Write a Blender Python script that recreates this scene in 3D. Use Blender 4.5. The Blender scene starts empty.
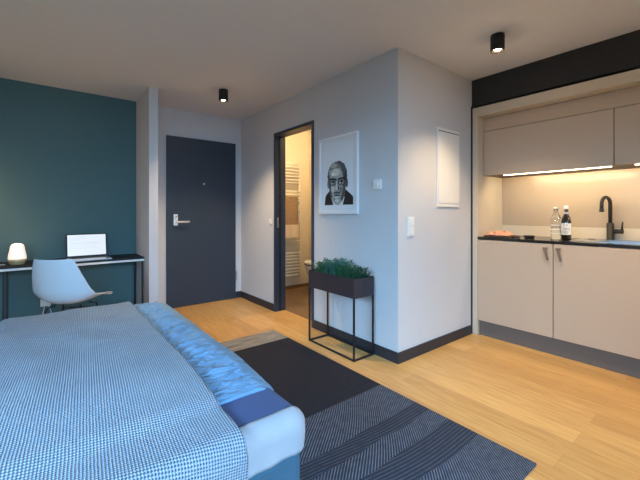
import bpy, bmesh, math, random
from mathutils import Vector, Matrix, noise
PI = math.pi
sc = bpy.context.scene
COL = sc.collection

# ------------------------------------------------------------------ camera
YAW = math.radians(38.4); EYE = 1.18
cam = bpy.data.cameras.new('camera'); cam.sensor_width = 36; cam.lens = 351 / 640 * 36
cam.shift_y = -27.4 / 640; cam.clip_start = .03
co = bpy.data.objects.new('camera', cam); COL.objects.link(co)
co.location = (0, 0, EYE); co.rotation_euler = (PI / 2, 0, -YAW)
sc.camera = co
# ------------------------------------------------------------------ world, exposure
w = bpy.data.worlds.new('evening_sky'); sc.world = w; w.use_nodes = True
w.node_tree.nodes['Background'].inputs[0].default_value = (.32, .5, .85, 1)
w.node_tree.nodes['Background'].inputs[1].default_value = .35
sc.view_settings.view_transform = 'Standard'; sc.view_settings.look = 'None'
sc.view_settings.gamma = 1; sc.view_settings.use_curve_mapping = False
sc.view_settings.exposure = 0.0

def light(name, kind, loc, energy, color, rot=(0, 0, 0), **kw):
    l = bpy.data.lights.new(name, kind); l.energy = energy; l.color = color
    for k, v in kw.items(): setattr(l, k, v)
    o = bpy.data.objects.new(name, l); COL.objects.link(o); o.location = loc; o.rotation_euler = rot
    return o
# daylight through the wide window behind the camera, falling downwards into the room
light('window_daylight', 'AREA', (-0.6, -4.6, 3.25), 1500, (.36, .67, 1.0), (PI / 2, 0, 0),
      shape='RECTANGLE', size=5.5, size_y=3.0)
# daylight from the side window in the left wall
light('side_window_daylight', 'AREA', (-4.2, .6, 3.3), 1350, (.36, .67, 1.0), (0, math.radians(-78), 0),
      shape='RECTANGLE', size=2.6, size_y=3.0)

# ------------------------------------------------------------------ materials
def mat(name, col, rough=.6, metal=0, spec=.5, noise_amt=0, noise_scale=20, bump=0, bump_scale=200, emit=None, estr=1, trans=0, ior=1.45, coat=0, sheen=0):
    m = bpy.data.materials.new(name); m.use_nodes = True
    nt = m.node_tree; b = nt.nodes['Principled BSDF']
    b.inputs['Base Color'].default_value = (*col, 1); b.inputs['Roughness'].default_value = rough
    b.inputs['Metallic'].default_value = metal; b.inputs['Specular IOR Level'].default_value = spec
    b.inputs['Transmission Weight'].default_value = trans; b.inputs['IOR'].default_value = ior
    b.inputs['Coat Weight'].default_value = coat; b.inputs['Sheen Weight'].default_value = sheen
    if emit:
        b.inputs['Emission Color'].default_value = (*emit, 1); b.inputs['Emission Strength'].default_value = estr
    tc = None
    if noise_amt or bump:
        tc = nt.nodes.new('ShaderNodeTexCoord')
    if noise_amt:
        n = nt.nodes.new('ShaderNodeTexNoise'); n.inputs['Scale'].default_value = noise_scale; n.inputs['Detail'].default_value = 4
        r = nt.nodes.new('ShaderNodeMapRange'); r.inputs[3].default_value = 1 - noise_amt; r.inputs[4].default_value = 1 + noise_amt
        x = nt.nodes.new('ShaderNodeMix'); x.data_type = 'RGBA'; x.blend_type = 'MULTIPLY'; x.inputs[0].default_value = 1
        nt.links.new(tc.outputs['Object'], n.inputs['Vector']); nt.links.new(n.outputs['Fac'], r.inputs[0])
        x.inputs[6].default_value = (*col, 1); nt.links.new(r.outputs[0], x.inputs[7]); nt.links.new(x.outputs[2], b.inputs['Base Color'])
    if bump:
        n = nt.nodes.new('ShaderNodeTexNoise'); n.inputs['Scale'].default_value = bump_scale
        bp = nt.nodes.new('ShaderNodeBump'); bp.inputs['Strength'].default_value = bump; bp.inputs['Distance'].default_value = .002
        nt.links.new(tc.outputs['Object'], n.inputs['Vector']); nt.links.new(n.outputs['Fac'], bp.inputs['Height']); nt.links.new(bp.outputs[0], b.inputs['Normal'])
    return m

class G:
    """small node-graph helper"""
    def __init__(s, name, rough=.6):
        s.m = bpy.data.materials.new(name); s.m.use_nodes = True; s.nt = s.m.node_tree; s.b = s.nt.nodes['Principled BSDF']
        s.b.inputs['Roughness'].default_value = rough
    def n(s, t, **kw):
        x = s.nt.nodes.new(t)
        for k, v in kw.items(): setattr(x, k, v)
        return x
    def put(s, inp, v):
        if hasattr(v, 'is_linked'): s.nt.links.new(v, inp)
        else: inp.default_value = v
    def math(s, op, a, b=0., c=0.):
        x = s.n('ShaderNodeMath', operation=op)
        for i, v in enumerate((a, b, c)): s.put(x.inputs[i], v)
        return x.outputs[0]
    def mix(s, f, a, b, bt='MIX'):
        x = s.n('ShaderNodeMix', data_type='RGBA', blend_type=bt)
        s.put(x.inputs[0], f); s.put(x.inputs[6], a); s.put(x.inputs[7], b); return x.outputs[2]
    def noise(s, vec, scale, detail=3, rough=.5):
        x = s.n('ShaderNodeTexNoise'); s.put(x.inputs['Vector'], vec); x.inputs['Scale'].default_value = scale
        x.inputs['Detail'].default_value = detail; x.inputs['Roughness'].default_value = rough; return x.outputs['Fac']
    def mapr(s, v, a, b, c, d):
        x = s.n('ShaderNodeMapRange'); s.put(x.inputs[0], v)
        for i, q in enumerate((a, b, c, d)): x.inputs[i + 1].default_value = q
        return x.outputs[0]
    def mapping(s, vec, scale=(1, 1, 1), rot=(0, 0, 0), loc=(0, 0, 0)):
        x = s.n('ShaderNodeMapping'); s.put(x.inputs[0], vec); x.inputs['Scale'].default_value = scale
        x.inputs['Rotation'].default_value = rot; x.inputs['Location'].default_value = loc; return x.outputs[0]
    def bump(s, h, st=.3, dist=.002):
        x = s.n('ShaderNodeBump'); s.put(x.inputs['Height'], h); x.inputs['Strength'].default_value = st
        x.inputs['Distance'].default_value = dist; s.nt.links.new(x.outputs[0], s.b.inputs['Normal'])
    def color(s, v): s.put(s.b.inputs['Base Color'], v)

def wood_floor(name, c1, c2, seam, rough):
    g = G(name, rough); tc = g.n('ShaderNodeTexCoord').outputs['Object']
    v = g.mapping(tc, rot=(0, 0, PI / 2), loc=(0.03, .37, 0))
    br = g.n('ShaderNodeTexBrick'); g.put(br.inputs['Vector'], v)
    br.offset = .37; br.offset_frequency = 2
    for k, q in (('Scale', 1), ('Mortar Size', .0012), ('Mortar Smooth', .3), ('Bias', 0), ('Brick Width', 1.55), ('Row Height', .139)): br.inputs[k].default_value = q
    br.inputs['Color1'].default_value = (0, 0, 0, 1); br.inputs['Color2'].default_value = (1, 1, 1, 1); br.inputs['Mortar'].default_value = (.5, .5, .5, 1)
    tone = br.outputs['Color']
    grain = g.noise(g.mapping(tc, scale=(26, 1.6, 1)), 2.2, 6, .6)
    fine = g.noise(g.mapping(tc, scale=(180, 5, 1)), 1.5, 3)
    f = g.math('ADD', g.math('MULTIPLY', tone, .5), g.math('MULTIPLY', g.mapr(grain, .32, .68, 0, 1), .5))
    c = g.mix(f, (*c1, 1), (*c2, 1))
    c = g.mix(g.mapr(fine, .35, .7, 0, .22), c, (*[q * .62 for q in c1], 1))
    c = g.mix(g.math('MULTIPLY', br.outputs['Fac'], .55), c, (*seam, 1))
    g.color(c); g.bump(g.math('SUBTRACT', fine, g.math('MULTIPLY', br.outputs['Fac'], 1.5)), .12, .001)
    g.b.inputs['Specular IOR Level'].default_value = .35
    return g.m

def blanket_mat():
    g = G('knitted_blue_grey_wool', .95); uv = g.n('ShaderNodeUVMap').outputs[0]
    sx = g.n('ShaderNodeSeparateXYZ'); g.put(sx.inputs[0], g.mapping(uv, rot=(0, 0, math.radians(0))))
    K = 2 * PI / .0120
    wob = g.math('MULTIPLY', g.math('SUBTRACT', g.noise(uv, 14), .5), 1.6)
    u = g.math('ADD', g.math('MULTIPLY', sx.outputs[0], K), wob); v = g.math('ADD', g.math('MULTIPLY', sx.outputs[1], K * .92), wob)
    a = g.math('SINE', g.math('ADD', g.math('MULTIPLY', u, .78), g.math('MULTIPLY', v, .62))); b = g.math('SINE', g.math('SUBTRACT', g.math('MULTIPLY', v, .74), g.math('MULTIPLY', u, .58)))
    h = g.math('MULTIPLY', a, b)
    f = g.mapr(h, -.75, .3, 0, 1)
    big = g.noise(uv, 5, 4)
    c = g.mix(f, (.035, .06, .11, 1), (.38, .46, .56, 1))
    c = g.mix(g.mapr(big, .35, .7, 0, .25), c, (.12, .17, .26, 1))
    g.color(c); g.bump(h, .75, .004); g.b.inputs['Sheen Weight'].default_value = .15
    return g.m

def linen_mat(name, col, amt=.1, crease=0):
    g = G(name, .85); tc = g.n('ShaderNodeTexCoord').outputs['Object']
    n1 = g.noise(g.mapping(tc, scale=(1, 1, 1)), 7, 4); n2 = g.noise(g.mapping(tc, scale=(400, 40, 400)), 1, 2)
    f = g.mapr(n1, .3, .7, 1 - amt, 1 + amt)
    c = g.mix(1.0, (*col, 1), f, 'MULTIPLY'); c = g.mix(g.mapr(n2, .4, .7, 0, .15), c, (*[q * .7 for q in col], 1))
    if crease:
        n3 = g.noise(g.mapping(tc, scale=(5, 17, 5), rot=(0, 0, math.radians(28))), 1, 3, .6)
        rid = g.math('ABSOLUTE', g.math('SUBTRACT', n3, .5))
        g.bump(g.math('SUBTRACT', g.math('MULTIPLY', n2, .03), g.math('MULTIPLY', rid, 1.0)), crease, .05)
    else: g.bump(n2, .15, .001)
    g.color(c); g.b.inputs['Sheen Weight'].default_value = .1
    return g.m

def rug_mat():
    g = G('woven_striped_rug', .95); tc = g.n('ShaderNodeTexCoord').outputs['Object']
    s = g.n('ShaderNodeSeparateXYZ'); g.put(s.inputs[0], tc); X, Y = s.outputs[0], s.outputs[1]
    # far band: grey-beige streaks; middle: plain near-black; near field: curved diagonal ribs
    n1 = g.noise(g.mapping(tc, scale=(5, 120, 1)), 1, 3)
    grey = g.mix(g.mapr(n1, .35, .65, 0, 1), (.13, .12, .11, 1), (.36, .34, .31, 1))
    blk = g.mix(g.mapr(g.noise(g.mapping(tc, scale=(3, 200, 1)), 1, 2), .35, .7, 0, 1), (.016, .017, .026, 1), (.026, .027, .038, 1))
    wv = g.math('MULTIPLY', g.math('SINE', g.math('MULTIPLY', X, 5.5)), .035)
    YY = g.math('ADD', Y, g.math('MULTIPLY', g.math('SUBTRACT', g.noise(tc, 3.0, 2), .5), .05))
    ps = g.math('MULTIPLY', g.math('ADD', g.math('SUBTRACT', Y, g.math('MULTIPLY', X, 1.0)), wv), 2 * PI / .0175)
    pf = g.math('MULTIPLY', g.math('ADD', g.math('ADD', Y, g.math('MULTIPLY', X, .06)), g.math('MULTIPLY', wv, .5)), 2 * PI / .019)
    flat = g.math('ADD', g.math('COMPARE', YY, 1.275, .055), g.math('COMPARE', YY, 1.015, .085))
    ph = g.math('ADD', g.math('MULTIPLY', pf, flat), g.math('MULTIPLY', ps, g.math('SUBTRACT', 1, flat)))
    l1 = g.mapr(g.math('SINE', ph), .0, .8, 0, 1)
    l1 = g.math('MULTIPLY', l1, g.math('SUBTRACT', 1, g.math('MULTIPLY', flat, .7)))
    br = g.noise(g.mapping(tc, scale=(18, 26, 1)), 1.3, 2)
    l1 = g.math('MULTIPLY', l1, g.mapr(br, .3, .6, .5, 1))
    rib = g.mix(l1, (.026, .032, .050, 1), (.15, .18, .24, 1))
    c = g.mix(g.math('GREATER_THAN', Y, 1.615), rib, blk); c = g.mix(g.math('GREATER_THAN', Y, 2.765), c, grey)
    g.color(c); g.bump(g.math('SINE', ph), .3, .002); g.b.inputs['Specular IOR Level'].default_value = .2
    return g.m

M = dict(
    wall=mat('pale_wall_paint', (.58, .59, .62), .85, noise_amt=.02, bump=.08, bump_scale=260),
    ceil=mat('ceiling_paint', (.70, .71, .76), .9, noise_amt=.02),
    green=mat('dark_petrol_wall_paint', (.078, .155, .165), .75, noise_amt=.04, bump=.05),
    black=mat('black_wall_paint', (.026, .027, .030), .8, noise_amt=.04),
    bath=mat('cream_bathroom_plaster', (.72, .64, .50), .6, noise_amt=.02),
    floor=wood_floor('oak_planks', (.46, .235, .070), (.82, .50, .185), (.28, .15, .07), .36),
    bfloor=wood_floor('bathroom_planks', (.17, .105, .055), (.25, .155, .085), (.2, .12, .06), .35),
    skirt=mat('anthracite_skirting', (.026, .028, .036), .45),
    door=mat('anthracite_door_lacquer', (.032, .045, .068), .4, noise_amt=.03),
    steel=mat('brushed_steel', (.62, .62, .63), .28, 1, bump=.05),
    satin=mat('satin_nickel', (.85, .85, .86), .45, .6),
    chrome=mat('chrome', (.8, .8, .8), .1, 1),
    black_metal=mat('black_powder_coat', (.018, .017, .019), .5, .2),
    planter=mat('dark_plum_powder_coat', (.040, .030, .036), .5, .1, noise_amt=.04),
    white_plastic=mat('white_plastic', (.80, .80, .78), .35),
    white_metal=mat('white_enamel', (.82, .80, .74), .3),
    beige=mat('taupe_laminate', (.55, .42, .31), .42, noise_amt=.015),
    carcass=mat('gap_shade_carcass', (.10, .08, .065), .6),  # taupe darkened to paint shade into the gaps between doors
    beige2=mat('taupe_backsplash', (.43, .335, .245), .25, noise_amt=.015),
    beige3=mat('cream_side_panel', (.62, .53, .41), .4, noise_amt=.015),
    plinth=mat('taupe_plinth', (.15, .125, .11), .45),
    counter=mat('black_granite', (.018, .016, .015), .18, noise_amt=.3, noise_scale=150),
    bronze=mat('bronze_leather', (.25, .165, .11), .45, .35),
    rubber=mat('matt_black', (.012, .012, .013), .6),
    glass=mat('clear_glass', (.96, .97, .96), .03, trans=1),
    darkglass=mat('dark_bottle', (.014, .008, .006), .08, coat=.6),
    paper=mat('label_paper', (.82, .80, .76), .7), ink=mat('black_ink', (.02, .02, .02), .7),
    white=mat('white_paint', (.80, .80, .79), .4),
    chair=mat('pale_blue_shell', (.60, .68, .76), .42, spec=.4),
    frame=mat('white_frame', (.80, .81, .83), .4), mount=mat('mount_card', (.80, .82, .86), .8),
    sheet_light=linen_mat('light_blue_linen', (.33, .345, .39), .06), sheet_dark=linen_mat('navy_linen', (.035, .06, .17), .08),
    duvet=linen_mat('blue_duvet_linen', (.135, .29, .49), .10, .8), base=linen_mat('blue_bed_fabric', (.035, .095, .15), .08),
    blanket=blanket_mat(), rug=rug_mat(),
    soil=mat('potting_soil', (.03, .02, .015), .95, noise_amt=.4, noise_scale=80),
    leaf_a=mat('fresh_green_leaf', (.045, .17, .075), .6, noise_amt=.3, noise_scale=60), leaf_b=mat('blue_green_leaf', (.07, .22, .17), .6, noise_amt=.3, noise_scale=60),
    leaf_c=mat('dark_green_leaf', (.022, .095, .050), .6, noise_amt=.3, noise_scale=60),
    gold=mat('warm_brass', (.75, .55, .28), .4, .3), alu=mat('aluminium', (.66, .67, .70), .3, .9),
    wood_b=mat('bathroom_oak', (.22, .11, .05), .5, noise_amt=.2, noise_scale=12), ceramic=mat('white_ceramic', (.84, .82, .76), .12),
    towel=mat('brown_terry', (.30, .20, .12), .95, noise_amt=.25, noise_scale=30, bump=.5, bump_scale=300),
    towel_w=mat('cream_terry', (.6, .5, .38), .95, bump=.5, bump_scale=300),
)
_m = bpy.data.materials.new('thin_window_glass'); _m.use_nodes = True; _nt = _m.node_tree
_t = _nt.nodes.new('ShaderNodeBsdfTransparent'); _g = _nt.nodes.new('ShaderNodeBsdfGlossy'); _g.inputs['Roughness'].default_value = .02
_x = _nt.nodes.new('ShaderNodeMixShader'); _x.inputs[0].default_value = .07
_nt.links.new(_t.outputs[0], _x.inputs[1]); _nt.links.new(_g.outputs[0], _x.inputs[2]); _nt.links.new(_x.outputs[0], _nt.nodes['Material Output'].inputs[0])
M['winglass'] = _m
M['opal'] = mat('lit_opal_glass', (.9, .85, .78), .4, emit=(1, .82, .66), estr=.72)
M['led'] = mat('led_strip', (1, .9, .7), .4, emit=(1, .80, .50), estr=7)
M['bulb'] = mat('lit_bulb', (1, .95, .85), .4, emit=(1, .78, .50), estr=30)
M['screen'] = mat('lit_screen', (.1, .1, .1), .3, emit=(.86, .92, 1.0), estr=.85)
M['screen_grey'] = mat('lit_screen_text', (.1, .1, .1), .3, emit=(.70, .77, .84), estr=.8)

# ------------------------------------------------------------------ mesh helpers
class MB:
    def __init__(s): s.bm = bmesh.new(); s.mats = []
    def mi(s, m):
        if m is None: return 0
        if m not in s.mats: s.mats.append(m)
        return s.mats.index(m)
    def box(s, x0, x1, y0, y1, z0, z1, m=None, bev=0, rot=None):
        r = bmesh.ops.create_cube(s.bm, size=1)
        vs = r['verts']; c = Vector(((x0 + x1) / 2, (y0 + y1) / 2, (z0 + z1) / 2)); d = (abs(x1 - x0), abs(y1 - y0), abs(z1 - z0))
        for v in vs:
            p = Vector((v.co.x * d[0], v.co.y * d[1], v.co.z * d[2]))
            if rot: p = rot @ p
            v.co = p + c
        fs = list({f for v in vs for f in v.link_faces})
        if bev:
            es = list({e for v in vs for e in v.link_edges})
            rr = bmesh.ops.bevel(s.bm, geom=es, offset=bev, segments=2, affect='EDGES', profile=.6)
            fs = list({f for v in rr['verts'] for f in v.link_faces} | {f for f in fs if f.is_valid})
        k = s.mi(m)
        for f in fs: f.material_index = k
        return s
    def tube(s, pts, r, m=None, seg=10, closed=False):
        pts = [Vector(p) for p in pts]; n = len(pts); k = s.mi(m); rings = []
        rr = r if isinstance(r, (list, tuple)) else [r] * n
        up = None
        for i, p in enumerate(pts):
            if closed: t = pts[(i + 1) % n] - pts[i - 1]
            else: t = pts[min(i + 1, n - 1)] - pts[max(i - 1, 0)]
            t.normalize()
            if up is None: up = Vector((0, 0, 1)) if abs(t.z) < .9 else Vector((1, 0, 0))
            a = t.cross(up).normalized(); b = a.cross(t).normalized(); up = b
            rings.append([s.bm.verts.new(p + (a * math.cos(q) + b * math.sin(q)) * rr[i]) for q in [2 * PI * j / seg for j in range(seg)]])
        for i in range(n if closed else n - 1):
            A, B = rings[i], rings[(i + 1) % n]
            for j in range(seg):
                f = s.bm.faces.new((A[j], A[(j + 1) % seg], B[(j + 1) % seg], B[j])); f.material_index = k; f.smooth = True
        if not closed:
            for q in (rings[0][::-1], rings[-1]):
                f = s.bm.faces.new(q); f.material_index = k
        return s
    def lathe(s, prof, c=(0, 0, 0), m=None, seg=28, sx=1, sy=1, cap=True):
        k = s.mi(m); rings = []
        for r, z in prof:
            rings.append([s.bm.verts.new((c[0] + r * sx * math.cos(2 * PI * j / seg), c[1] + r * sy * math.sin(2 * PI * j / seg), c[2] + z)) for j in range(seg)])
        for A, B in zip(rings, rings[1:]):
            for j in range(seg):
                f = s.bm.faces.new((A[j], A[(j + 1) % seg], B[(j + 1) % seg], B[j])); f.material_index = k; f.smooth = True
        if cap:
            for q in (rings[0][::-1], rings[-1]):
                f = s.bm.faces.new(q); f.material_index = k
        return s
    def poly(s, pts, m=None):
        f = s.bm.faces.new([s.bm.verts.new(p) for p in pts]); f.material_index = s.mi(m); return s
    def build(s, name, m=None, parent=None, smooth=None, keep_n=False):
        if not keep_n: bmesh.ops.recalc_face_normals(s.bm, faces=s.bm.faces)
        me = bpy.data.meshes.new(name); s.bm.to_mesh(me); s.bm.free()
        mats = s.mats or [M[m]]
        for x in mats: me.materials.append(M[x] if isinstance(x, str) else x)
        o = bpy.data.objects.new(name, me); COL.objects.link(o)
        if parent: o.parent = parent
        if smooth is not None:
            for p in me.polygons: p.use_smooth = smooth
        return o

def B(x0, x1, y0, y1, z0, z1, name, m, parent=None, bev=0):
    return MB().box(x0, x1, y0, y1, z0, z1, None, bev).build(name, m, parent)
def tag(o, label, cat, group=None):
    o['label'] = label; o['category'] = cat
    if group: o['group'] = group
    return o
def thing(name, label, cat, loc=(0, 0, 0), rz=0, group=None):
    o = bpy.data.objects.new(name, None); COL.objects.link(o); o.location = loc; o.rotation_euler = (0, 0, rz); o.empty_display_size = .1
    return tag(o, label, cat, group)
def struct(o): o['kind'] = 'structure'; return o
def copy_tree(o, parent=None):
    c = o.copy(); COL.objects.link(c)
    if parent: c.parent = parent
    for ch in list(o.children): copy_tree(ch, c)
    return c

# ------------------------------------------------------------------ the room
H = 2.472; XM = 2.183; YC = 1.772; YD = 4.533; XL = -1.9; YB = -1.15; XR = 3.92
def S(*a, **k): return struct(B(*a, **k))
S(XL - .12, XR + .12, YB - .12, YD + .12, -.1, 0, 'floor', 'floor')
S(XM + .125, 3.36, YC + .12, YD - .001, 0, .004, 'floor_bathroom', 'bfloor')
S(XL - .12, XR + .12, YB - .12, YD + .12, H, H + .1, 'ceiling', 'ceil')
# far wall: petrol behind the desk, pale by the entrance
S(XL - .12, .862, YD, YD + .12, 0, H, 'wall_desk', 'green')
S(.862, XM, YD, YD + .12, 0, H, 'wall_entry', 'wall')
S(XM, XR, YD, YD + .12, 0, H, 'wall_bathroom_back', 'bath')
# short partition beside the desk
S(.862, .948, 3.905, YD - .0005, 0, H - .0005, 'wall_partition', 'wall')
# wall with the bathroom opening
D0, D1, DT = 2.853, 3.631, 2.125
mb = MB(); mb.box(XM, XM + .12, YC, D0, 0, H - .0005).box(XM, XM + .12, D1, YD - .0005, 0, H - .0005).box(XM, XM + .12, D0, D1, DT, H - .0005)
struct(mb.build('wall_middle', 'wall'))
S(XM + .12, XR, YC, YC + .12, 0, H - .0005, 'wall_corner', 'wall')
S(3.36, 3.48, YC + .12, YD - .0005, 0, H - .0005, 'wall_bathroom_right', 'bath')
S(XM + .1205, XM + .126, YC + .1205, D0 - .001, .0045, H - .001, 'wall_bathroom_lining', 'bath')
# kitchen recess: back wall, and dark bulkhead above the units
S(XR, XR + .12, YB, YC + .12, 0, H, 'wall_right', 'black')
S(3.303, XR - .001, YB, YC - .0005, 2.215, H - .0005, 'wall_bulkhead', 'black')
# left wall with side window
mb = MB(); mb.box(XL - .12, XL, YB, .1, 0, H).box(XL - .12, XL, 1.7, YD, 0, H).box(XL - .12, XL, .1, 1.7, 0, .6).box(XL - .12, XL, .1, 1.7, 2.1, H)
struct(mb.build('wall_left', 'wall'))
# back wall with wide window
mb = MB(); mb.box(XL, -1.65, YB - .12, YB, 0, H).box(1.45, XR, YB - .12, YB, 0, H).box(-1.65, 1.45, YB - .12, YB, 0, .35).box(-1.65, 1.45, YB - .12, YB, 2.2, H)
struct(mb.build('wall_back', 'wall'))
def window(name, pts, horiz):
    # frame bars + glass in the opening
    a0, a1, z0, z1, c = pts; mb = MB(); n = 3
    def bar(p0, p1, q0, q1):
        if horiz: mb.box(p0, p1, c - .03, c + .03, q0, q1, None, .004)
        else: mb.box(c - .03, c + .03, p0, p1, q0, q1, None, .004)
    bar(a0, a1, z0, z0 + .05); bar(a0, a1, z1 - .05, z1)
    for i in range(n + 1):
        m_ = a0 + .025 + (a1 - a0 - .05) * i / n; bar(m_ - .025, m_ + .025, z0 + .05, z1 - .05)
    f = struct(mb.build(name, 'door'))
    g = (MB().box(a0 + .03, a1 - .03, c - .004, c + .004, z0 + .03, z1 - .03) if horiz else MB().box(c - .004, c + .004, a0 + .03, a1 - .03, z0 + .03, z1 - .03)).build('pane', 'winglass', f)
window('window_1', (-1.65, 1.45, .35, 2.2, YB - .09), True)
window('window_2', (.1, 1.7, .6, 2.1, XL - .09), False)
# skirting
bh, bt = .086, .013
S(XM - bt, XM - .0005, YC - bt, D0 - .001, 0, bh, 'baseboard_middle', 'skirt', bev=.002)
S(XM - bt, XM - .0005, D1 + .001, YD - bt, 0, bh, 'baseboard_hall', 'skirt', bev=.002)
S(XM - .0005, 3.27, YC - bt, YC - .0005, 0, bh, 'baseboard_corner', 'skirt', bev=.002)
S(2.096, XM - .0005, YD - bt, YD - .0005, 0, bh, 'baseboard_entry', 'skirt', bev=.002)
S(XL + .001, .861, YD - bt, YD - .0005, 0, bh, 'baseboard_desk', 'skirt', bev=.002)
S(XM + .127, 3.359, YD - bt, YD - .0005, .0045, .055, 'baseboard_bathroom', 'wood_b')
# bathroom door lining
t = .032
mb = MB()
for a, b in ((D0 + .0005, D0 + t), (D1 - t, D1 - .0005)): mb.box(XM - .012, XM + .135, a, b, 0, DT - .0005, None, .002)
mb.box(XM - .012, XM + .135, D0 + t, D1 - t, DT - t, DT - .0005, None, .002)
lin = struct(mb.build('trim_1', 'door')); 
B(XM + .045, XM + .065, D1 - t - .012, D1 - t - .0005, .004, DT - t - .001, 'rebate', 'rubber', lin)
B(XM + .02, XM + .034, D1 - t - .004, D1 - t - .0005, 1.0, 1.12, 'strike_plate', 'steel', lin)
# black strip stands in for shade in the gap beside the kitchen
S(3.285, 3.31, 1.7575, YC - .0005, 0, 2.2145, 'gap_shade', 'black')

# entrance door
dr = struct(B(1.19, 2.093, YD - .022, YD - .0005, .004, 2.126, 'door_1', 'door', bev=.002))
mb = MB(); mb.box(1.272, 1.322, YD - .032, YD - .022, 1.02, 1.16, None, .003); mb.build('handle_plate', 'satin', dr)
mb = MB(); mb.tube([(1.30, YD - .03, 1.065), (1.30, YD - .075, 1.065), (1.32, YD - .08, 1.065), (1.45, YD - .08, 1.065)], .012); mb.build('door_handle', 'satin', dr)
mb = MB(); mb.tube([(1.297, YD - .03, 1.13), (1.297, YD - .045, 1.13)], .012); mb.build('lock_cylinder', 'chrome', dr)
mb = MB(); mb.tube([(1.653, YD - .022, 1.553), (1.653, YD - .03, 1.553)], .012, seg=14); mb.build('peephole', 'steel', dr)
B(2.094, 2.112, YD - .03, YD - .001, 1.75, 1.87, 'hinge', 'steel', dr, .003)
B(2.094, 2.112, YD - .03, YD - .001, .25, .37, 'hinge', 'steel', dr, .003)

# ------------------------------------------------------------------ wall fittings
t = thing('fuse_box_cover', 'tall white flush fuse box cover on the wall beside the kitchen', 'fuse box', (2.88, YC, 1.23))
B(-.178, .178, -.012, -.0005, 0, .70, 'frame', 'white', t, .003)
B(-.166, .166, -.017, -.0125, .035, .662, 'door', 'white', t, .002)
B(-.166, .166, -.0135, -.0125, .668, .674, 'top_slot', 'ink', t)
B(-.012, .012, -.019, -.0175, .05, .06, 'latch', 'white_plastic', t)
t = thing('light_switch', 'white double light switch right of the wall corner, below the fuse box height', 'switch', (2.336, YC, .988))
B(-.041, .041, -.011, -.0005, 0, .158, 'plate', 'white_plastic', t, .003)
for z in (.012, .084): B(-.029, .029, -.016, -.0115, z, z + .062, 'rocker', 'white_plastic', t, .003)
t = thing('room_thermostat', 'square white thermostat on the bluish wall right of the portrait', 'thermostat', (XM, 1.975, 1.374))
B(-.022, -.0005, -.04, .04, 0, .08, 'housing', 'white_plastic', t, .004)
MB().lathe([(.022, 0), (.022, .008), (.018, .01)], (0, 0, 0)).build('dial', 'white_plastic', t).matrix_local = Matrix.Translation((-.0225, 0, .04)) @ Matrix.Rotation(-PI / 2, 4, 'Y')
t = thing('light_switch', 'small white light switch left of the bathroom doorway', 'switch', (XM, 3.71, 1.04))
B(-.011, -.0005, -.028, .028, 0, .06, 'plate', 'white_plastic', t, .003); B(-.015, -.0115, -.02, .02, .008, .052, 'rocker', 'white_plastic', t, .002)
t = thing('wall_socket', 'white double socket low on the petrol wall under the desk', 'socket', (0.03, YD, .235))
B(-.042, .042, -.045, -.0005, 0, .07, 'plate', 'white_plastic', t, .006)
def cable(pts, label):
    mb = MB(); mb.tube(pts, .0035, seg=6); o = mb.build('power_cable', 'white_plastic'); return tag(o, label, 'cable')
def curve(p0, p1, p2, p3, n=14):
    p = [Vector(q) for q in (p0, p1, p2, p3)]
    return [p[0] * (1 - t) ** 3 + p[1] * 3 * t * (1 - t) ** 2 + p[2] * 3 * t * t * (1 - t) + p[3] * t ** 3 for t in [i / n for i in range(n + 1)]]
cable(curve((.02, YD - .04, .235), (.01, YD - .12, .12), (-.06, YD - .1, .06), (-.08, YD - .04, .006)), 'thin white cable hanging left and slanting from the low wall socket')
cable(curve((.05, YD - .04, .24), (.10, YD - .14, .18), (.06, YD - .12, .06), (.055, YD - .05, .006)), 'thin white cable bowing down to the right from the low wall socket')

# ------------------------------------------------------------------ portrait picture
t = thing('framed_portrait', 'white framed black-and-white portrait of a man in glasses, beside the bathroom doorway', 'picture', (XM, 2.742, 1.167))
W_, H_ = .542, .73          # local: s runs towards the camera (-Y), z up
mb = MB(); fw = .022
for a, b, c, d in ((0, W_, 0, fw), (0, W_, H_ - fw, H_), (0, fw, fw, H_ - fw), (W_ - fw, W_, fw, H_ - fw)): mb.box(-.028, -.001, -b, -a, c, d, None, .0015)
mb.build('frame', 'frame', t)
B(-.016, -.012, -(W_ - fw), -fw, fw, H_ - fw, 'mount', 'mount', t)
mb = MB(); i0, i1 = .045, .048
for a, b, c, d in ((i0, W_ - i0, i0, i1), (i0, W_ - i0, H_ - i1, H_ - i0), (i0, i1, i1, H_ - i1), (W_ - i1, W_ - i0, i1, H_ - i1)): mb.box(-.0164, -.016, -b, -a, c, d)
mb.build('mount_line', 'alu', t)
for i, q in enumerate((.010, .03, .09, .21, .40, .62, .82)):
    M['g%d' % i] = mat('print_tone_%d' % i, (q, q * 1.02, q * .95), .7, noise_amt=.35, noise_scale=70)
M['suit'] = mat('print_suit', (.022, .017, .018), .7, noise_amt=.3, noise_scale=90)
mb = MB(); lay = [-.0165]
HD = 0
def P(pts, m, cx=.268, cz=0):
    lay[0] -= .00012; cz = HD
    mb.poly([(lay[0], -(cx + a), cz + b) for a, b in pts], m)
def ell(cx, cz, rx, rz, n=24, a0=0, a1=2 * PI, rng=None, j=0):
    return [(cx + rx * math.cos(a0 + (a1 - a0) * i / n) * (1 + (rng.uniform(-j, j) if rng else 0)), cz + rz * math.sin(a0 + (a1 - a0) * i / n) * (1 + (rng.uniform(-j, j) if rng else 0))) for i in range(n)]
rng = random.Random(3)
P([(-.185, .085), (.215, .085), (.215, .155), (.185, .18), (.10, .235), (.07, .25), (-.075, .25), (-.10, .225), (-.155, .19), (-.175, .16)], 'suit')
P([(-.055, .085), (.075, .085), (.10, .15), (.085, .235), (-.07, .235), (-.09, .16)], 'g6')
P([(-.018, .085), (.032, .085), (.022, .135), (-.002, .135)], 'g4')
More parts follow.
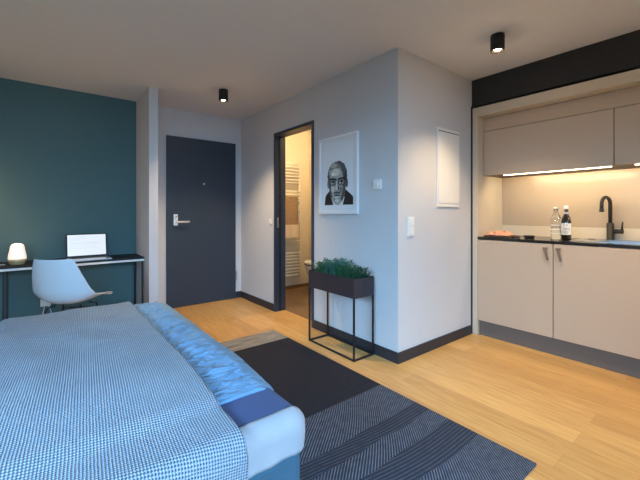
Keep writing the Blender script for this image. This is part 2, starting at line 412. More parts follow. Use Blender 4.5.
P([(-.075, .225), (.08, .225), (.045, .12), (.01, .105), (-.04, .125)], 'g2')
HD = -.03
P(ell(.0, .395, .138, .13, 40, rng=rng, j=.05), 'g2')                         # hair
P(ell(-.03, .44, .092, .072, 30, rng=rng, j=.07), 'g3'); P(ell(-.05, .485, .05, .022, 20, rng=rng, j=.1), 'g4'); P(ell(-.105, .40, .02, .05, 20, rng=rng, j=.1), 'g4')
P(ell(-.128, .315, .016, .042), 'g3'); P(ell(.132, .315, .016, .042), 'g2')      # ears
P([(-.116, .40), (-.10, .435), (-.04, .462), (.03, .455), (.09, .44), (.116, .40), (.123, .32), (.11, .22), (.075, .15), (.03, .12), (-.025, .12), (-.075, .155), (-.108, .23), (-.122, .33)], 'g4')
P([(.05, .45), (.09, .44), (.116, .40), (.123, .32), (.11, .22), (.075, .15), (.045, .17), (.075, .25), (.085, .36), (.07, .42)], 'g2')
P([(-.118, .36), (-.122, .33), (-.108, .23), (-.085, .17), (-.07, .19), (-.085, .27), (-.1, .33)], 'g2')
P(ell(-.02, .42, .062, .035), 'g5'); P(ell(-.055, .405, .03, .014), 'g6')         # forehead light
P(ell(-.062, .265, .026, .03), 'g5'); P(ell(.05, .255, .022, .028), 'g3')         # cheeks
for sx in (-.055, .062):                                                         # glasses
    P(ell(sx, .332, .050, .038), 'g0'); P(ell(sx, .329, .042, .030), 'g3'); P(ell(sx + .004, .335, .019, .010), 'g0'); P(ell(sx - .018, .318, .012, .006), 'g5')
P([(-.115, .372), (-.01, .362), (-.01, .350), (-.115, .356)], 'g0'); P([(.015, .362), (.118, .372), (.118, .356), (.015, .350)], 'g0')
P([(-.01, .352), (.015, .352), (.015, .338), (-.01, .338)], 'g0')
P([(-.008, .345), (.010, .345), (.024, .262), (.012, .25), (-.016, .25), (-.022, .262)], 'g5')
P([(.008, .34), (.012, .34), (.030, .262), (.020, .25), (.012, .254)], 'g1'); P(ell(-.012, .253, .008, .004), 'g1')
P([(-.04, .207), (0, .214), (.045, .205), (.045, .198), (0, .2), (-.04, .2)], 'g0'); P([(-.045, .235), (0, .242), (.05, .234), (.048, .218), (-.042, .22)], 'g2')
P(ell(-.002, .186, .03, .008), 'g5'); P(ell(0, .153, .028, .016), 'g5'); P(ell(-.118, .375, .016, .045, 16, rng=rng, j=.12), 'g2'); P(ell(.122, .375, .014, .045, 16, rng=rng, j=.12), 'g1'); P([(-.05, .17), (-.02, .175), (-.03, .165)], 'g2')
mb.build('print', None, t, keep_n=True)

# ------------------------------------------------------------------ ceiling spots
def spot(x, y, label, e=26, gl=.6):
    t = thing('ceiling_spotlight', label, 'ceiling light', (x, y, H), 0, 'black ceiling spotlights')
    mb = MB(); mb.lathe([(.046, -.0005), (.0475, -.004), (.0475, -.112), (.046, -.116), (.036, -.116), (.034, -.085), (.0001, -.085)], m=None, cap=True); mb.build('housing', 'black_metal', t)
    mb = MB(); mb.lathe([(.030, -.088), (.030, -.100), (.022, -.108), (.008, -.111)]); mb.build('bulb', 'bulb', t)
    l = light('spot_beam', 'SPOT', (0, 0, -.122), e, (1, .72, .42), spot_size=math.radians(104), spot_blend=.7, shadow_soft_size=.03); l.parent = t
    l = light('bulb_glow', 'POINT', (0, 0, -.135), gl, (1, .66, .34), shadow_soft_size=.02); l.parent = t
    return t
spot(1.50, 3.53, 'small black cylinder spotlight on the ceiling in front of the entrance door', e=115)
spot(2.60, 1.20, 'larger looking black cylinder spotlight on the ceiling near the kitchen', e=82, gl=1.2)
spot(2.60, .02, 'black cylinder spotlight on the kitchen ceiling beyond the right edge of view', e=82, gl=1.2)

# ------------------------------------------------------------------ bathroom
t = thing('bathroom_ceiling_light', 'round white bathroom ceiling light', 'ceiling light', (2.8, 3.5, H))
MB().lathe([(.12, -.001), (.12, -.02)]).build('base', 'white_metal', t)
MB().lathe([(.115, -.021), (.11, -.05), (.06, -.07), (.001, -.072)]).build('diffuser', 'opal', t)
light('bathroom_lamp', 'POINT', (2.8, 3.5, H - .13), 46, (1, .70, .36), shadow_soft_size=.08)
t = thing('towel_radiator', 'white ladder towel radiator on the bathroom wall seen through the doorway', 'radiator', (2.86, YD, 0))
mb = MB()
for x in (-.27, .262): mb.tube([(x, -.08, .20), (x, -.08, 1.95)], .014)
mb.build('upright', 'white_metal', t)
for z in (.3, 1.8):
    for x in (-.27, .262): MB().tube([(x, -.07, z), (x, -.001, z)], .009).build('bracket', 'white_metal', t)
z = .23; gi = 0
while z < 1.93:
    MB().tube([(-.27, -.095, z), (.262, -.095, z)], .0125, seg=8).build('rung', 'white_metal', t)
    gi += 1; z += .048 if gi % 8 else .13
def cloth_over(name, x0, x1, y, z0, z1, m, label, cat):
    mb = MB(); nx, nz = 10, 26; V = []
    for i in range(nx + 1):
        row = []
        for j in range(nz + 1):
            X = x0 + (x1 - x0) * i / nx; Z = z0 + (z1 - z0) * j / nz
            row.append(mb.bm.verts.new((X, y + .008 * math.sin(X * 45 + Z * 3) - .012 * (1 - (j / nz)), Z)))
        V.append(row)
    for i in range(nx):
        for j in range(nz): mb.bm.faces.new((V[i][j], V[i + 1][j], V[i + 1][j + 1], V[i][j + 1])).smooth = True
    o = mb.build(name, m); md = o.modifiers.new('s', 'SOLIDIFY'); md.thickness = .018; tag(o, label, cat); return o
cloth_over('bath_towel', 2.64, 3.045, YD - .135, .93, 1.43, 'towel', 'brown towel hanging on the white radiator in the bathroom', 'towel')
cloth_over('hand_towel', 2.70, 3.04, YD - .185, .80, 1.0, 'towel_w', 'cream towel hanging over the lower edge of the brown towel', 'towel')
t = thing('wall_hung_toilet', 'white wall-hung toilet with dark seat edge, partly hidden by the bathroom jamb', 'toilet', (3.359, 4.01, 0))
mb = MB(); mb.lathe([(.06, .18), (.10, .20), (.15, .30), (.178, .40), (.178, .425), (.10, .425)], (-.20, 0, 0), sx=1.35 * .9, sy=1); mb.box(-.2, -.001, -.16, .16, .2, .42, None, .02); mb.build('bowl', 'ceramic', t)
MB().lathe([(.17, .427), (.18, .432), (.18, .44), (.17, .443)], (-.21, 0, 0), sx=1.22, sy=1).build('seat', 'wood_b', t)
MB().lathe([(.178, .445), (.182, .455), (.182, .475), (.17, .49), (.08, .497)], (-.21, 0, 0), sx=1.22, sy=1).build('lid', 'ceramic', t)

# ------------------------------------------------------------------ kitchen
KX = 3.29
t = thing('kitchen_surround', 'taupe panel surround framing the left end and top of the kitchen', 'cabinet surround', (0, 0, 0))
B(KX, XR - .1, 1.7075, 1.757, .002, 2.192, 'side_panel', 'beige3', t, .001)
B(KX, XR - .1, -1.0, 1.707, 2.107, 2.192, 'top_panel', 'beige3', t, .001)
tag(B(KX + .035, KX + .055, -1.0, 1.7065, .001, .149, 'kitchen_plinth', 'plinth'), 'long recessed grey-brown plinth under the base cabinets', 'plinth')
def base_cab(y1, label, hside):
    t = thing('base_cabinet', label, 'cabinet', (KX, y1, .15), 0, 'kitchen base cabinets')
    mb = MB(); w = .637
    mb.box(.021, .50, -.018, -.001, .001, .50).box(.021, .50, -w + .001, -w + .018, .001, .50).box(.021, .50, -w + .018, -.018, .001, .018).box(.485, .50, -w + .018, -.018, .018, .50); mb.build('body', 'carcass', t)
    d = B(0, .02, -w + .0028, -.0028, 0, .770, 'door', 'beige', t, .0012)
    yh = (-w + .055) if hside else -.038
    mb = MB(); mb.box(-.016, -.0003, yh - .016, yh + .016, .725, .741, None, .003)
    R = Matrix.Rotation(math.radians(-14), 3, 'X')
    mb.box(-.022, -.012, yh - .018 - .0, yh + .0, .634, .736, None, .0035, R)
    mb.build('handle', 'bronze', d)
    return t
base_cab(1.707, 'taupe base cabinet at the left end, bronze handle near its right edge', 1)
base_cab(1.070, 'taupe base cabinet under the sink, bronze handle near its left edge', 0)
base_cab(.433, 'taupe base cabinet mostly beyond the right edge of view', 0)
base_cab(-.204, 'taupe base cabinet furthest right, beyond the view', 1)
# worktop with a cut-out for the basin
SY0, SY1, SX0, SX1 = .42, .80, 3.42, 3.70
mb = MB()
mb.box(KX - .002, 3.80, SY1, 1.707, .925, .947); mb.box(KX - .002, 3.80, -1.0, SY0, .925, .947)
mb.box(KX - .002, SX0, SY0, SY1, .925, .947); mb.box(SX1, 3.80, SY0, SY1, .925, .947)
tag(mb.build('worktop', 'counter'), 'thin black worktop running over the base cabinets', 'worktop')
t = thing('kitchen_sink', 'stainless steel inset sink with drainer in the black worktop', 'sink', (0, 0, .947))
mb = MB(); e = .022
mb.box(SX0 - e, SX1 + e, SY1, .99, .0003, .004, None, .001).box(SX0 - e, SX1 + e, -.02, SY0, .0003, .004, None, .001)
mb.box(SX0 - e, SX0, SY0, SY1, .0003, .004).box(SX1, SX1 + e, SY0, SY1, .0003, .004)
for i in range(7): mb.box(SX0 + .01, SX1 - .01, .03 + i * .05, .045 + i * .05, .004, .0065, None, .001)
mb.build('rim', 'steel', t)
mb = MB(); d = -.16
mb.box(SX0 + .0005, SX0 + .003, SY0 + .001, SY1 - .001, d, .003).box(SX1 - .003, SX1 - .0005, SY0 + .001, SY1 - .001, d, .003).box(SX0 + .003, SX1 - .003, SY0 + .001, SY0 + .003, d, .003).box(SX0 + .003, SX1 - .003, SY1 - .003, SY1 - .001, d, .003).box(SX0 + .003, SX1 - .003, SY0 + .003, SY1 - .003, d, d + .003)
mb.build('basin', 'steel', t)
mb = MB(); mb.lathe([(.028, .0045), (.026, .012), (.012, .013)], (SX1 - .05, .90, 0)).build('drain_knob', 'bronze', t)
t = thing('kitchen_tap', 'matt black gooseneck kitchen tap behind the sink', 'tap', (3.76, .80, .948))
mb = MB(); mb.lathe([(.029, 0), (.029, .006), (.025, .008), (.025, .14), (.018, .146)]); mb.build('body', 'rubber', t)
pts = [(0, 0, .146), (0, 0, .30)] + [(-.075 + .075 * math.cos(a), .0 + .012 * (1 - math.cos(a)), .30 + .06 * math.sin(a)) for a in [PI * i / 14 for i in range(1, 15)]] + [(-.15, .024, .245)]
mb = MB(); mb.tube(pts, .0135, seg=14); mb.tube([(-.15, .024, .262), (-.15, .024, .238)], .016, seg=14); mb.build('spout', 'rubber', t)
mb = MB(); mb.tube([(0, -.024, .075), (0, -.085, .075)], .019, seg=14); mb.tube([(0, -.075, .085), (-.008, -.082, .155)], [.008, .005], seg=8); mb.build('lever', 'rubber', t)
t = thing('backsplash', 'smooth taupe backsplash panel lit by the strip light', 'backsplash', (0, 0, 0))
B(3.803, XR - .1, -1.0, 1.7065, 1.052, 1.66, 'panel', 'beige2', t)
B(3.801, XR - .1, -1.0, 1.7065, .948, 1.050, 'reflection_strip', 'beige3', t)  # paler colour paints the worktop's reflection along the panel foot
tag(B(3.41, 3.43, -1.0, 1.7065, 1.9765, 2.1035, 'filler_panel', 'beige'), 'long taupe filler panel above the wall cabinet doors', 'panel')
def wall_cab(y1, w, label, led):
    t = thing('wall_cabinet', label, 'cabinet', (3.40, y1, 1.541), 0, 'kitchen wall cabinets')
    B(.021, .40, -w + .001, -.001, .001, .428, 'body', 'carcass', t); B(0, .02, -w + .0028, -.0028, 0, .430, 'door', 'beige', t, .0012)
    # strip light under it
    l = thing('under_cabinet_light', 'slim warm strip light under the %s wall cabinet' % ('left' if y1 > 1 else 'right' if y1 > .5 else 'far right'), 'strip light', (3.437, led[0], 1.541), 0, 'under cabinet strip lights')
    k = led[1]
    B(-.014, .014, -k, k, -.005, -.0005, 'housing', 'alu', l); B(-.011, .011, -k + .004, k - .004, -.010, -.0052, 'diffuser', 'led', l)
    a = light('strip_glow', 'AREA', (0.012, 0, -.012), 5.4 * w, (1, .78, .48), (0, math.radians(-50), 0), shape='RECTANGLE', size=.03, size_y=2 * k); a.parent = l
    return t
wall_cab(1.7065, 1.0055, 'wide taupe wall cabinet at the left end of the kitchen', (1.125, .405))
wall_cab(.701, 1.005, 'taupe wall cabinet cut off by the right edge of view', (.17, .42))
wall_cab(-.304, .69, 'taupe wall cabinet beyond the right edge of view', (-.65, .27))

# bottles
def bottle(name, prof, loc, m, label):
    t = thing(name, label, 'bottle', loc)
    MB().lathe(prof, seg=32).build('body', m, t); return t
t = bottle('glass_bottle', [(.036, 0), (.038, .004), (.038, .165), (.034, .19), (.020, .222), (.0165, .235), (.0165, .262)], (3.50, 1.116, .9475), 'glass', 'clear glass water bottle with pale cap left of the dark bottle')
MB().lathe([(.019, .262), (.019, .278), (.017, .280)]).build('cap', 'white_metal', t)
mb = MB()
for z in (.05, .085, .12): mb.lathe([(.0384, z), (.0388, z + .001), (.0388, z + .006), (.0384, z + .007)], seg=32, cap=False)
mb.build('printed_bands', 'paper', t)
t = bottle('wine_bottle', [(.034, 0), (.0365, .004), (.0365, .155), (.030, .185), (.0165, .215), (.0145, .235), (.0145, .262)], (3.50, 1.040, .9475), 'darkglass', 'dark brown bottle with white label and black writing')
MB().lathe([(.016, .262), (.0165, .264), (.0165, .288), (.013, .291)]).build('cap', 'paper', t)
MB().lathe([(.0165, .220), (.0168, .221), (.0168, .236), (.0165, .237)], cap=False).build('neck_band', 'alu', t)
def lab(z0, z1, a0, a1, m, r=.0370, n=16):
    mb = MB(); ps = [(r * math.cos(a0 + (a1 - a0) * i / n), r * math.sin(a0 + (a1 - a0) * i / n)) for i in range(n + 1)]
    for (x, y), (X, Y) in zip(ps, ps[1:]): mb.poly([(x, y, z0), (X, Y, z0), (X, Y, z1), (x, y, z1)])
    return mb
F0 = math.radians(180 + 18)
lab(.045, .142, F0 - 1.25, F0 + 1.25, None).build('label', 'paper', t, keep_n=True)
mb = MB()
def glyph(a, z, w, h, kind):
    r = .0374; th = .0028
    def q(x0, x1, z0, z1):
        mb.poly([(r * math.cos(a + x0 / r), r * math.sin(a + x0 / r), z + z0), (r * math.cos(a + x1 / r), r * math.sin(a + x1 / r), z + z0), (r * math.cos(a + x1 / r), r * math.sin(a + x1 / r), z + z1), (r * math.cos(a + x0 / r), r * math.sin(a + x0 / r), z + z1)])
    if 'l' in kind: q(0, th, 0, h)
    if 'r' in kind: q(w - th, w, 0, h)
    if 't' in kind: q(0, w, h - th, h)
    if 'm' in kind: q(0, w, h * .5 - th / 2, h * .5 + th / 2)
    if 'b' in kind: q(0, w, 0, th)
for i, k in enumerate(('lt', 'tm')): glyph(F0 - .55 + i * .5, .112, .012, .022, k)
for i, k in enumerate(('lrtb', 'lrtm', 'lrtmb')): glyph(F0 - .75 + i * .5, .083, .013, .022, k)
for i, k in enumerate(('lrtb', 'lrtb', 'ltb')): glyph(F0 - .75 + i * .5, .055, .013, .022, k)
mb.build('label_writing', 'ink', t, keep_n=True)
# serving board, cloth and bowl at the left end
M['cloth_p'] = mat('salmon_cloth', (.62, .30, .20), .9, noise_amt=.3, noise_scale=40); M['board'] = mat('walnut_board', (.10, .05, .03), .5, noise_amt=.3, noise_scale=25)
t = thing('serving_board', 'dark walnut board lying at the left end of the worktop', 'board', (3.46, 1.575, .9475), math.radians(4))
B(-.10, .10, -.13, .11, .0003, .014, 'board', 'board', t, .004); B(-.02, .02, -.17, -.1305, .0003, .014, 'grip', 'board', t, .004)
def crumple(name, x0, x1, y0, y1, z0, hgt, seed, m, label, cat):
    mb = MB(); nx = ny = 26; V = []
    for i in range(nx + 1):
        row = []
        for j in range(ny + 1):
            u, v = i / nx, j / ny; X = x0 + (x1 - x0) * u; Y = y0 + (y1 - y0) * v
            e = min(1, 5 * min(u, 1 - u, v, 1 - v))
            n = noise.noise(Vector((X * 26, Y * 26, seed))) * .5 + .5; n2 = noise.noise(Vector((X * 60, Y * 50, seed + 5)))
            row.append(mb.bm.verts.new((X + .012 * noise.noise(Vector((Y * 18, seed, 0))), Y + .012 * noise.noise(Vector((X * 18, seed, 3))), z0 + .002 + e * hgt * (n + .25 * n2))))
        V.append(row)
    for i in range(nx):
        for j in range(ny): mb.bm.faces.new((V[i][j], V[i + 1][j], V[i + 1][j + 1], V[i][j + 1])).smooth = True
    o = mb.build(name, m); md = o.modifiers.new('s', 'SOLIDIFY'); md.thickness = .003; md.offset = 1
    return tag(o, label, cat)
crumple('tea_towel', 3.37, 3.53, 1.47, 1.68, .962, .06, 2, 'cloth_p', 'crumpled salmon tea towel on the walnut board', 'towel')
t = thing('small_black_tray', 'small low black dish beside the board, left of the bottles', 'dish', (3.50, 1.33, .9475))
mb = MB(); mb.lathe([(.03, .0003), (.042, .006), (.044, .022), (.040, .022), (.036, .008), (.001, .006)], cap=False); mb.build('dish', 'rubber', t)

# ------------------------------------------------------------------ desk area
t = thing('desk', 'narrow dark desk with pale edge along the petrol wall', 'desk', (0, 0, 0))
B(-.62, .858, 4.10, YD - .002, .688, .705, 'desk_top', 'rubber', t, .001)
B(-.62, .858, 4.098, YD - .002, .667, .6875, 'edge_band', 'white', t, .001)
for x in (-.262, .842):
    mb = MB(); s = .008
    for y in (4.115, 4.50): mb.box(x - s, x + s, y - s, y + s, .001, .6665)
    mb.box(x - s, x + s, 4.126, 4.489, .001, .022); mb.build('leg_frame', 'black_metal', t)
# laptop
t = thing('laptop', 'open silver laptop with a bright white screen on the desk', 'laptop', (.372, 4.36, .7055), math.radians(3))
B(-.18, .18, -.24, 0, 0, .014, 'base', 'alu', t, .003); B(-.15, .15, -.13, -.02, .0142, .0155, 'keyboard', 'rubber', t); B(-.05, .05, -.215, -.14, .0142, .0147, 'trackpad', 'steel', t)
R = Matrix.Translation((0, .004, .014)) @ Matrix.Rotation(math.radians(-9), 4, 'X')
s_ = B(-.18, .18, -.003, .004, 0, .243, 'lid', 'black_metal', t, .002); s_.matrix_local = R
mb = MB(); mb.box(-.168, .168, -.0042, -.0032, .018, .232, 'screen'); 
for z, x0, x1 in ((.20, -.15, -.02), (.188, -.15, .0), (.176, -.15, -.06), (.155, -.15, .12), (.143, -.15, .10), (.131, -.15, .13), (.11, -.15, .08), (.09, -.15, .11)): mb.box(x0, x1, -.0047, -.0043, z, z + .003, 'screen_grey')
mb.build('screen', None, s_)
# table lamp
t = thing('table_lamp', 'small glowing lamp with white bell shade and brass base on the desk', 'lamp', (-.175, 4.22, .7055))
MB().lathe([(.044, 0), (.052, .006), (.064, .035), (.067, .05), (.062, .052)]).build('base', 'gold', t)
MB().lathe([(.064, .0525), (.066, .06), (.064, .085), (.055, .13), (.050, .165), (.043, .182), (.026, .192), (.004, .195)]).build('shade', 'opal', t)
light('table_lamp_glow', 'POINT', (-.175, 4.22, .96), 1.3, (1, .62, .3), shadow_soft_size=.06)
tag(MB().tube(curve((-.62 + .03, 4.30, .71), (-.5, 4.2, .71), (-.4, 4.33, .71), (-.26, 4.24, .71)), .004, seg=6).build('lamp_cable', 'white_plastic'), 'white cable lying on the desk left of the lamp', 'cable')
t = thing('wall_lamp', 'brass wall lamp on the petrol wall just beyond the left edge', 'lamp', (-.62, YD, 1.35))
mb = MB(); mb.box(-.04, .04, -.02, -.0005, -.04, .04, None, .004); mb.tube([(0, -.02, 0), (0, -.10, .01), (0, -.14, .05)], .007); mb.build('arm', 'gold', t)
MB().lathe([(.045, .05), (.07, .11), (.072, .14), (.04, .165)], (0, -.15, 0)).build('shade', 'opal', t)
light('wall_lamp_glow', 'POINT', (-.62, YD - .15, 1.30), 6, (1, .58, .26), shadow_soft_size=.05)

# chair: moulded shell, seat front towards +Y local
t = thing('shell_chair', 'pale blue moulded shell chair standing at the desk', 'chair', (.205, 3.60, 0), math.radians(-36))
mb = MB(); N, MM = 26, 20; V = []
def prof(s):       # s 0 = seat front, 1 = back top ; returns y,z,halfwidth,curl
    K = [(0, .205, .440, .205, .000), (.10, .19, .455, .225, .015), (.3, .09, .445, .240, .045), (.48, -.06, .430, .245, .075), (.58, -.15, .445, .245, .095), (.68, -.205, .515, .238, .085), (.85, -.245, .68, .195, .055), (.96, -.262, .80, .160, .035), (1, -.266, .825, .140, .03)]
    for a, b in zip(K, K[1:]):
        if s <= b[0]:
            f = (s - a[0]) / (b[0] - a[0]); return [a[i] + (b[i] - a[i]) * f for i in range(1, 5)]
    return K[-1][1:]
for i in range(N + 1):
    s = i / N; y, z, hw, cu = [sum(prof(min(1, max(0, s + d)))[k] for d in (-.04, -.02, 0, .02, .04)) / 5 for k in range(4)]
    y2, z2 = prof(min(1, s + .03))[:2]; y1, z1 = prof(max(0, s - .03))[:2]; tx = Vector((0, y2 - y1, z2 - z1)).normalized(); nr = Vector((0, -tx.z, tx.y)) * -1
    if nr.z < 0 and s < .5: nr = -nr
    if s >= .5 and nr.y < 0: nr = -nr
    row = []
    for j in range(MM + 1):
        q = -1 + 2 * j / MM; row.append(mb.bm.verts.new(Vector((q * hw, y, z)) + nr * (cu * abs(q) ** 2.4)))
    V.append(row)
for i in range(N):
    for j in range(MM): mb.bm.faces.new((V[i][j], V[i + 1][j], V[i + 1][j + 1], V[i][j + 1])).smooth = True
sh = mb.build('seat_shell', 'chair', t); md = sh.modifiers.new('s', 'SOLIDIFY'); md.thickness = .009; md.offset = -1
md = sh.modifiers.new('d', 'SUBSURF'); md.levels = 1; md.render_levels = 1
for sx in (-1, 1):
    for yf, ya in ((.09, .19), (-.10, -.20)):
        MB().tube([(sx * .10, yf * .6, .418), (sx * .14, yf, .40), (sx * .21, ya, .001)], .007, seg=8).build('leg', 'black_metal', t)
mb = MB()
for sx in (-1, 1): mb.tube([(sx * .155, .105, .34), (-sx * .155, -.115, .34)], .0045, seg=8)
mb.tube([(-.15, .10, .36), (.15, .10, .36)], .0045, seg=8); mb.tube([(-.15, -.11, .36), (.15, -.11, .36)], .0045, seg=8)
mb.build('brace', 'black_metal', t)

# ------------------------------------------------------------------ rug
rg = B(.20, 1.812, .655, 3.035, .0005, .010, 'rug', 'rug', None, .004)
tag(rg, 'large dark rug with a grey end band and ribbed near half beside the bed', 'rug')

# ------------------------------------------------------------------ bed
BX0, BX1, BY0, BY1, BT = -.20, .785, 1.05, 3.0, .445
t = thing('bed', 'low blue upholstered bed base standing on the rug', 'bed', (0, 0, 0))
B(BX0 + .02, BX1 - .022, BY0 + .02, BY1 - .01, .06, .302, 'base', 'base', t, .03)
for x in (BX0 + .1, BX1 - .1):
    for y in (BY0 + .12, BY1 - .12): MB().tube([(x, y, .0105), (x, y, .062)], .025, seg=12).build('leg', 'black_metal', t)
# mattress
t = thing('mattress', 'single mattress with navy top and light blue end on the bed base', 'mattress', (0, 0, 0))
def rbox(x0, x1, y0, y1, z0, z1, r, m, name, parent):
    bm = MB(); bm.box(x0, x1, y0, y1, z0, z1); bmesh.ops.bevel(bm.bm, geom=bm.bm.edges[:], offset=r, segments=5, affect='EDGES', profile=.5)
    return bm.build(name, m, parent, True)
rbox(BX0, BX1, BY0 + .012, BY1, .305, BT, .060, 'sheet_dark', 'body', t)
# light blue fitted end: wraps the near end face and its rounded edges
mb = MB(); nx, nz = 40, 16; V = []
def rsec(x):       # plan outline of the near end: y as a function of arc position
    return x
for i in range(nx + 1):
    row = []; a = i / nx
    # plan path: along the end face then round the right corner and a little along the side
    L = BX1 - .06 - (BX0 - .004); arc = .06 * PI / 2; side = .0; T = L + arc + side; d = a * T
    if d < L: px, py, nx_, ny_ = BX0 - .004 + d, BY0, 0, -1
    else:
        q = min((d - L) / .06, PI / 2); px, py, nx_, ny_ = BX1 - .06 + .0645 * math.sin(q), BY0 + .0605 - .0605 * math.cos(q), math.sin(q), -math.cos(q)
    for j in range(nz + 1):
        b = j / nz; Lz = BT - .06 - .306; arcz = .06 * PI / 2; e = b * (Lz + arcz)
        if e < Lz: ins, z = 0, .306 + e
        else:
            q = (e - Lz) / .06; ins, z = .062 * (1 - math.cos(q)), BT - .06 + .063 * math.sin(q)
        wv = .002 + .003 * noise.noise(Vector((px * 14, z * 10, py * 9))) + .003 * math.sin((px + z * .8) * 60) * max(0, 1 - b * 2.2)
        row.append(mb.bm.verts.new((px - nx_ * (ins - wv), py - ny_ * (ins - wv), z)))
    V.append(row)
for i in range(nx):
    for j in range(nz): mb.bm.faces.new((V[i][j], V[i + 1][j], V[i + 1][j + 1], V[i][j + 1])).smooth = True
o = mb.build('fitted_end', 'sheet_light', t); md = o.modifiers.new('s', 'SOLIDIFY'); md.thickness = .003; md.offset = -1
o['label'] = 'light blue linen covering the near end'

# duvet
def sstep(a, b, x): t_ = min(1, max(0, (x - a) / (b - a))); return t_ * t_ * (3 - 2 * t_)
def duvet_z(x, y, wr=1.0):
    z = BT + .006 + .010 * math.sqrt(sstep(0, .04, y - 1.285)) + .022 * sstep(1.3, 1.62, y)
    z -= .026 * sstep(.69, .785, x) ** 1.3 + .03 * sstep(2.93, 3.03, y)
    w_ = sstep(.50, .60, x) * (1 - .85 * sstep(.68, .73, x))
    k = noise.noise(Vector((x * 9 + y * 2, y * 9 - x * 9, 1.3))); k2 = noise.noise(Vector((x * 22, y * 30 - x * 24, 4)))
    k3 = noise.noise(Vector((x * 4.5 + 3, y * 17 - x * 13, 7.7)))
    z += w_ * (.015 * max(0, 1 - abs(k3) * 6) - .004 + .006 * k + .003 * k2) * min(1, (y - 1.28) * 8)
    return z
mb = MB(); nx, ny = 60, 200; V = []
for i in range(nx + 1):
    row = []
    for j in range(ny + 1):
        x = .30 + .474 * i / nx; y = 1.285 + 1.73 * j / ny
        xx = x + .006 * noise.noise(Vector((y * 5, 0, 2))) * (i / nx); yy = y + (.010 * noise.noise(Vector((x * 8, 7, 2))) + .02 * (x - .5)*0) * (1 - j / ny)
        row.append(mb.bm.verts.new((xx, yy, duvet_z(x, y))))
    V.append(row)
for i in range(nx):
    for j in range(ny): mb.bm.faces.new((V[i][j], V[i + 1][j], V[i + 1][j + 1], V[i][j + 1])).smooth = True
o = mb.build('duvet', 'duvet'); md = o.modifiers.new('s', 'SOLIDIFY'); md.thickness = .010; md.offset = -1
tag(o, 'thin wrinkled light blue duvet showing beside the blanket', 'duvet')

# blanket: unrolled sheet coordinates (a to the right, b away), draped over left side, near end, far end
mb = MB(); uvl = mb.bm.loops.layers.uv.new('UVMap')
nx, ny = 110, 210; V = []; UV = {}
A0, A1, Q0, Q1 = BX0 - .26, .518, BY0 - .34, BY1 + .06
r = .05
def roll(over):          # distance beyond the edge start -> (outward, drop)
    if over <= 0: return 0, 0
    q = over / r
    if q < PI / 2: return r * math.sin(q), r * (1 - math.cos(q))
    return r, r + (over - r * PI / 2)
for i in range(nx + 1):
    row = []
    for j in range(ny + 1):
        a = A0 + (A1 - A0) * i / nx; b = Q0 + (Q1 - Q0) * j / ny
        ex, ey0, ey1 = BX0 - .012 + r, BY0 - .012 + r, BY1 + .01 - r
        ox, dx_ = roll(ex - a); oy, dy_ = roll(ey0 - b); fy, df = roll(b - ey1)
        x = a if a > ex else ex - ox
        y = b if ey0 < b < ey1 else (ey0 - oy if b <= ey0 else ey1 + fy)
        top = BT + .010 + .022 * sstep(1.22, 1.32, y) + .022 * sstep(1.3, 1.62, y)
        wr = .005 * noise.noise(Vector((x * 4, y * 3, 9))) + .006 * (1 - abs(noise.noise(Vector((x * 3.3 + y * 1.5, y * 1.4 - x * 1.2, 2)))) * 3) * sstep(1.4, 1.9, y)
        drop = max(dx_, dy_, df) if min(dx_, dy_) <= 0 else max(dx_, dy_) + .0
        z = top + wr * (1 if drop == 0 else .3) - drop
        # soft folds in the hanging near end
        if dy_ > r: y -= .010 * math.sin(x * 22) * min(1, (dy_ - r) * 5) + .006
        if dx_ > r: x -= .008 * math.sin(y * 17) * min(1, (dx_ - r) * 5) + .004
        v = mb.bm.verts.new((x + (.006 * noise.noise(Vector((b * 6, 3, 1))) if i == nx else 0), y, z)); UV[v] = (a, b); row.append(v)
    V.append(row)
for i in range(nx):
    for j in range(ny):
        f = mb.bm.faces.new((V[i][j], V[i + 1][j], V[i + 1][j + 1], V[i][j + 1])); f.smooth = True
        for lp in f.loops: lp[uvl].uv = UV[lp.vert]
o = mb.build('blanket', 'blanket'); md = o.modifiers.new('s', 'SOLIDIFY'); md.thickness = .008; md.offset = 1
tag(o, 'chunky woven blue-grey blanket spread over the bed', 'blanket')

# ------------------------------------------------------------------ planter
t = thing('planter_stand', 'dark metal box planter of green herbs on thin legs against the wall', 'planter', (0, 0, 0))
PX0, PX1, PY0, PY1, PZ0, PZ1 = 1.928, 2.158, 2.002, 2.602, .497, .652
mb = MB(); e = .004
mb.box(PX0, PX0 + e, PY0, PY1, PZ0, PZ1, 'planter').box(PX1 - e, PX1, PY0, PY1, PZ0, PZ1, 'planter').box(PX0 + e, PX1 - e, PY0, PY0 + e, PZ0, PZ1, 'planter').box(PX0 + e, PX1 - e, PY1 - e, PY1, PZ0, PZ1, 'planter').box(PX0 + e, PX1 - e, PY0 + e, PY1 - e, PZ0, PZ0 + e, 'planter')
mb.build('box', None, t)
s = .0065
for x in (PX0 + s, PX1 - s):
    for y in (PY0 + s, PY1 - s): B(x - s, x + s, y - s, y + s, .0145, PZ0 - .0005, 'leg', 'black_metal', t)
mb = MB()
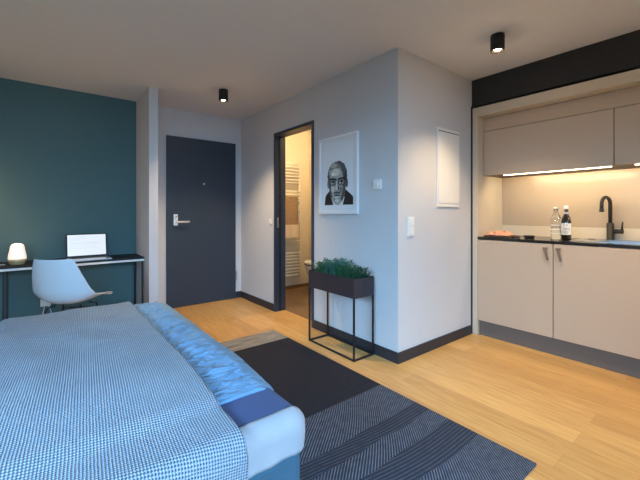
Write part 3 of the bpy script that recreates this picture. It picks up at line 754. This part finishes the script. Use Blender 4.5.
for x in (PX0 + s, PX1 - s): mb.box(x - s, x + s, PY0, PY1, .001, .014)
for y in (PY0 + s, PY1 - s): mb.box(PX0 + 2 * s, PX1 - 2 * s, y - s, y + s, .001, .014)
mb.build('floor_frame', 'black_metal', t)
B(PX0 + .005, PX1 - .005, PY0 + .005, PY1 - .005, PZ0 + .005, PZ1 - .03, 'soil', 'soil', t)
def herb(name, y0, y1, hgt, n, m, seed, lean, ll, droop=.3):
    rg_ = random.Random(seed); mb = MB()
    for k in range(n):
        x = rg_.uniform(PX0 + .02, PX1 - .02); y = rg_.uniform(y0, y1); h = hgt * rg_.uniform(.55, 1.1)
        dx, dy = rg_.gauss(0, lean), rg_.gauss(0, lean)
        if abs(x + dx * h - 2.04) > .13: dx *= .2
        p0 = Vector((x, y, PZ1 - .035)); pts = [p0 + Vector((dx * h * q * q, dy * h * q * q, (h + .03) * q)) for q in (0, .33, .66, 1)]
        mb.tube(pts, [.0018, .0016, .0013, .0008], seg=4)
        for i in range(int(9 + h * 90)):
            q = rg_.uniform(.15, 1); pos = p0 + Vector((dx * h * q * q, dy * h * q * q, (h + .03) * q)); a = rg_.uniform(0, 2 * PI)
            d = Vector((math.cos(a), math.sin(a), rg_.uniform(.1, 1.1))).normalized(); sd = d.cross(Vector((0, 0, 1))).normalized(); L = ll * rg_.uniform(.6, 1.2); w = L * .2
            mid = pos + d * L * .5 + Vector((0, 0, L * .08)); end = pos + d * L - Vector((0, 0, L * droop * .3))
            mb.poly([pos, mid + sd * w, end, mid - sd * w])
    return mb.build(name, m, t, keep_n=True)
herb('herb_plant', 2.42, 2.585, .075, 42, 'leaf_a', 1, .45, .034)
herb('herb_plant', 2.24, 2.44, .125, 60, 'leaf_b', 2, .22, .036)['label'] = 'tall blue-green herb in the middle'
herb('herb_plant', 2.12, 2.26, .08, 42, 'leaf_a', 3, .35, .030)
herb('herb_plant', 2.02, 2.14, .075, 46, 'leaf_c', 4, .3, .024)['label'] = 'low dark green herb at the near end'
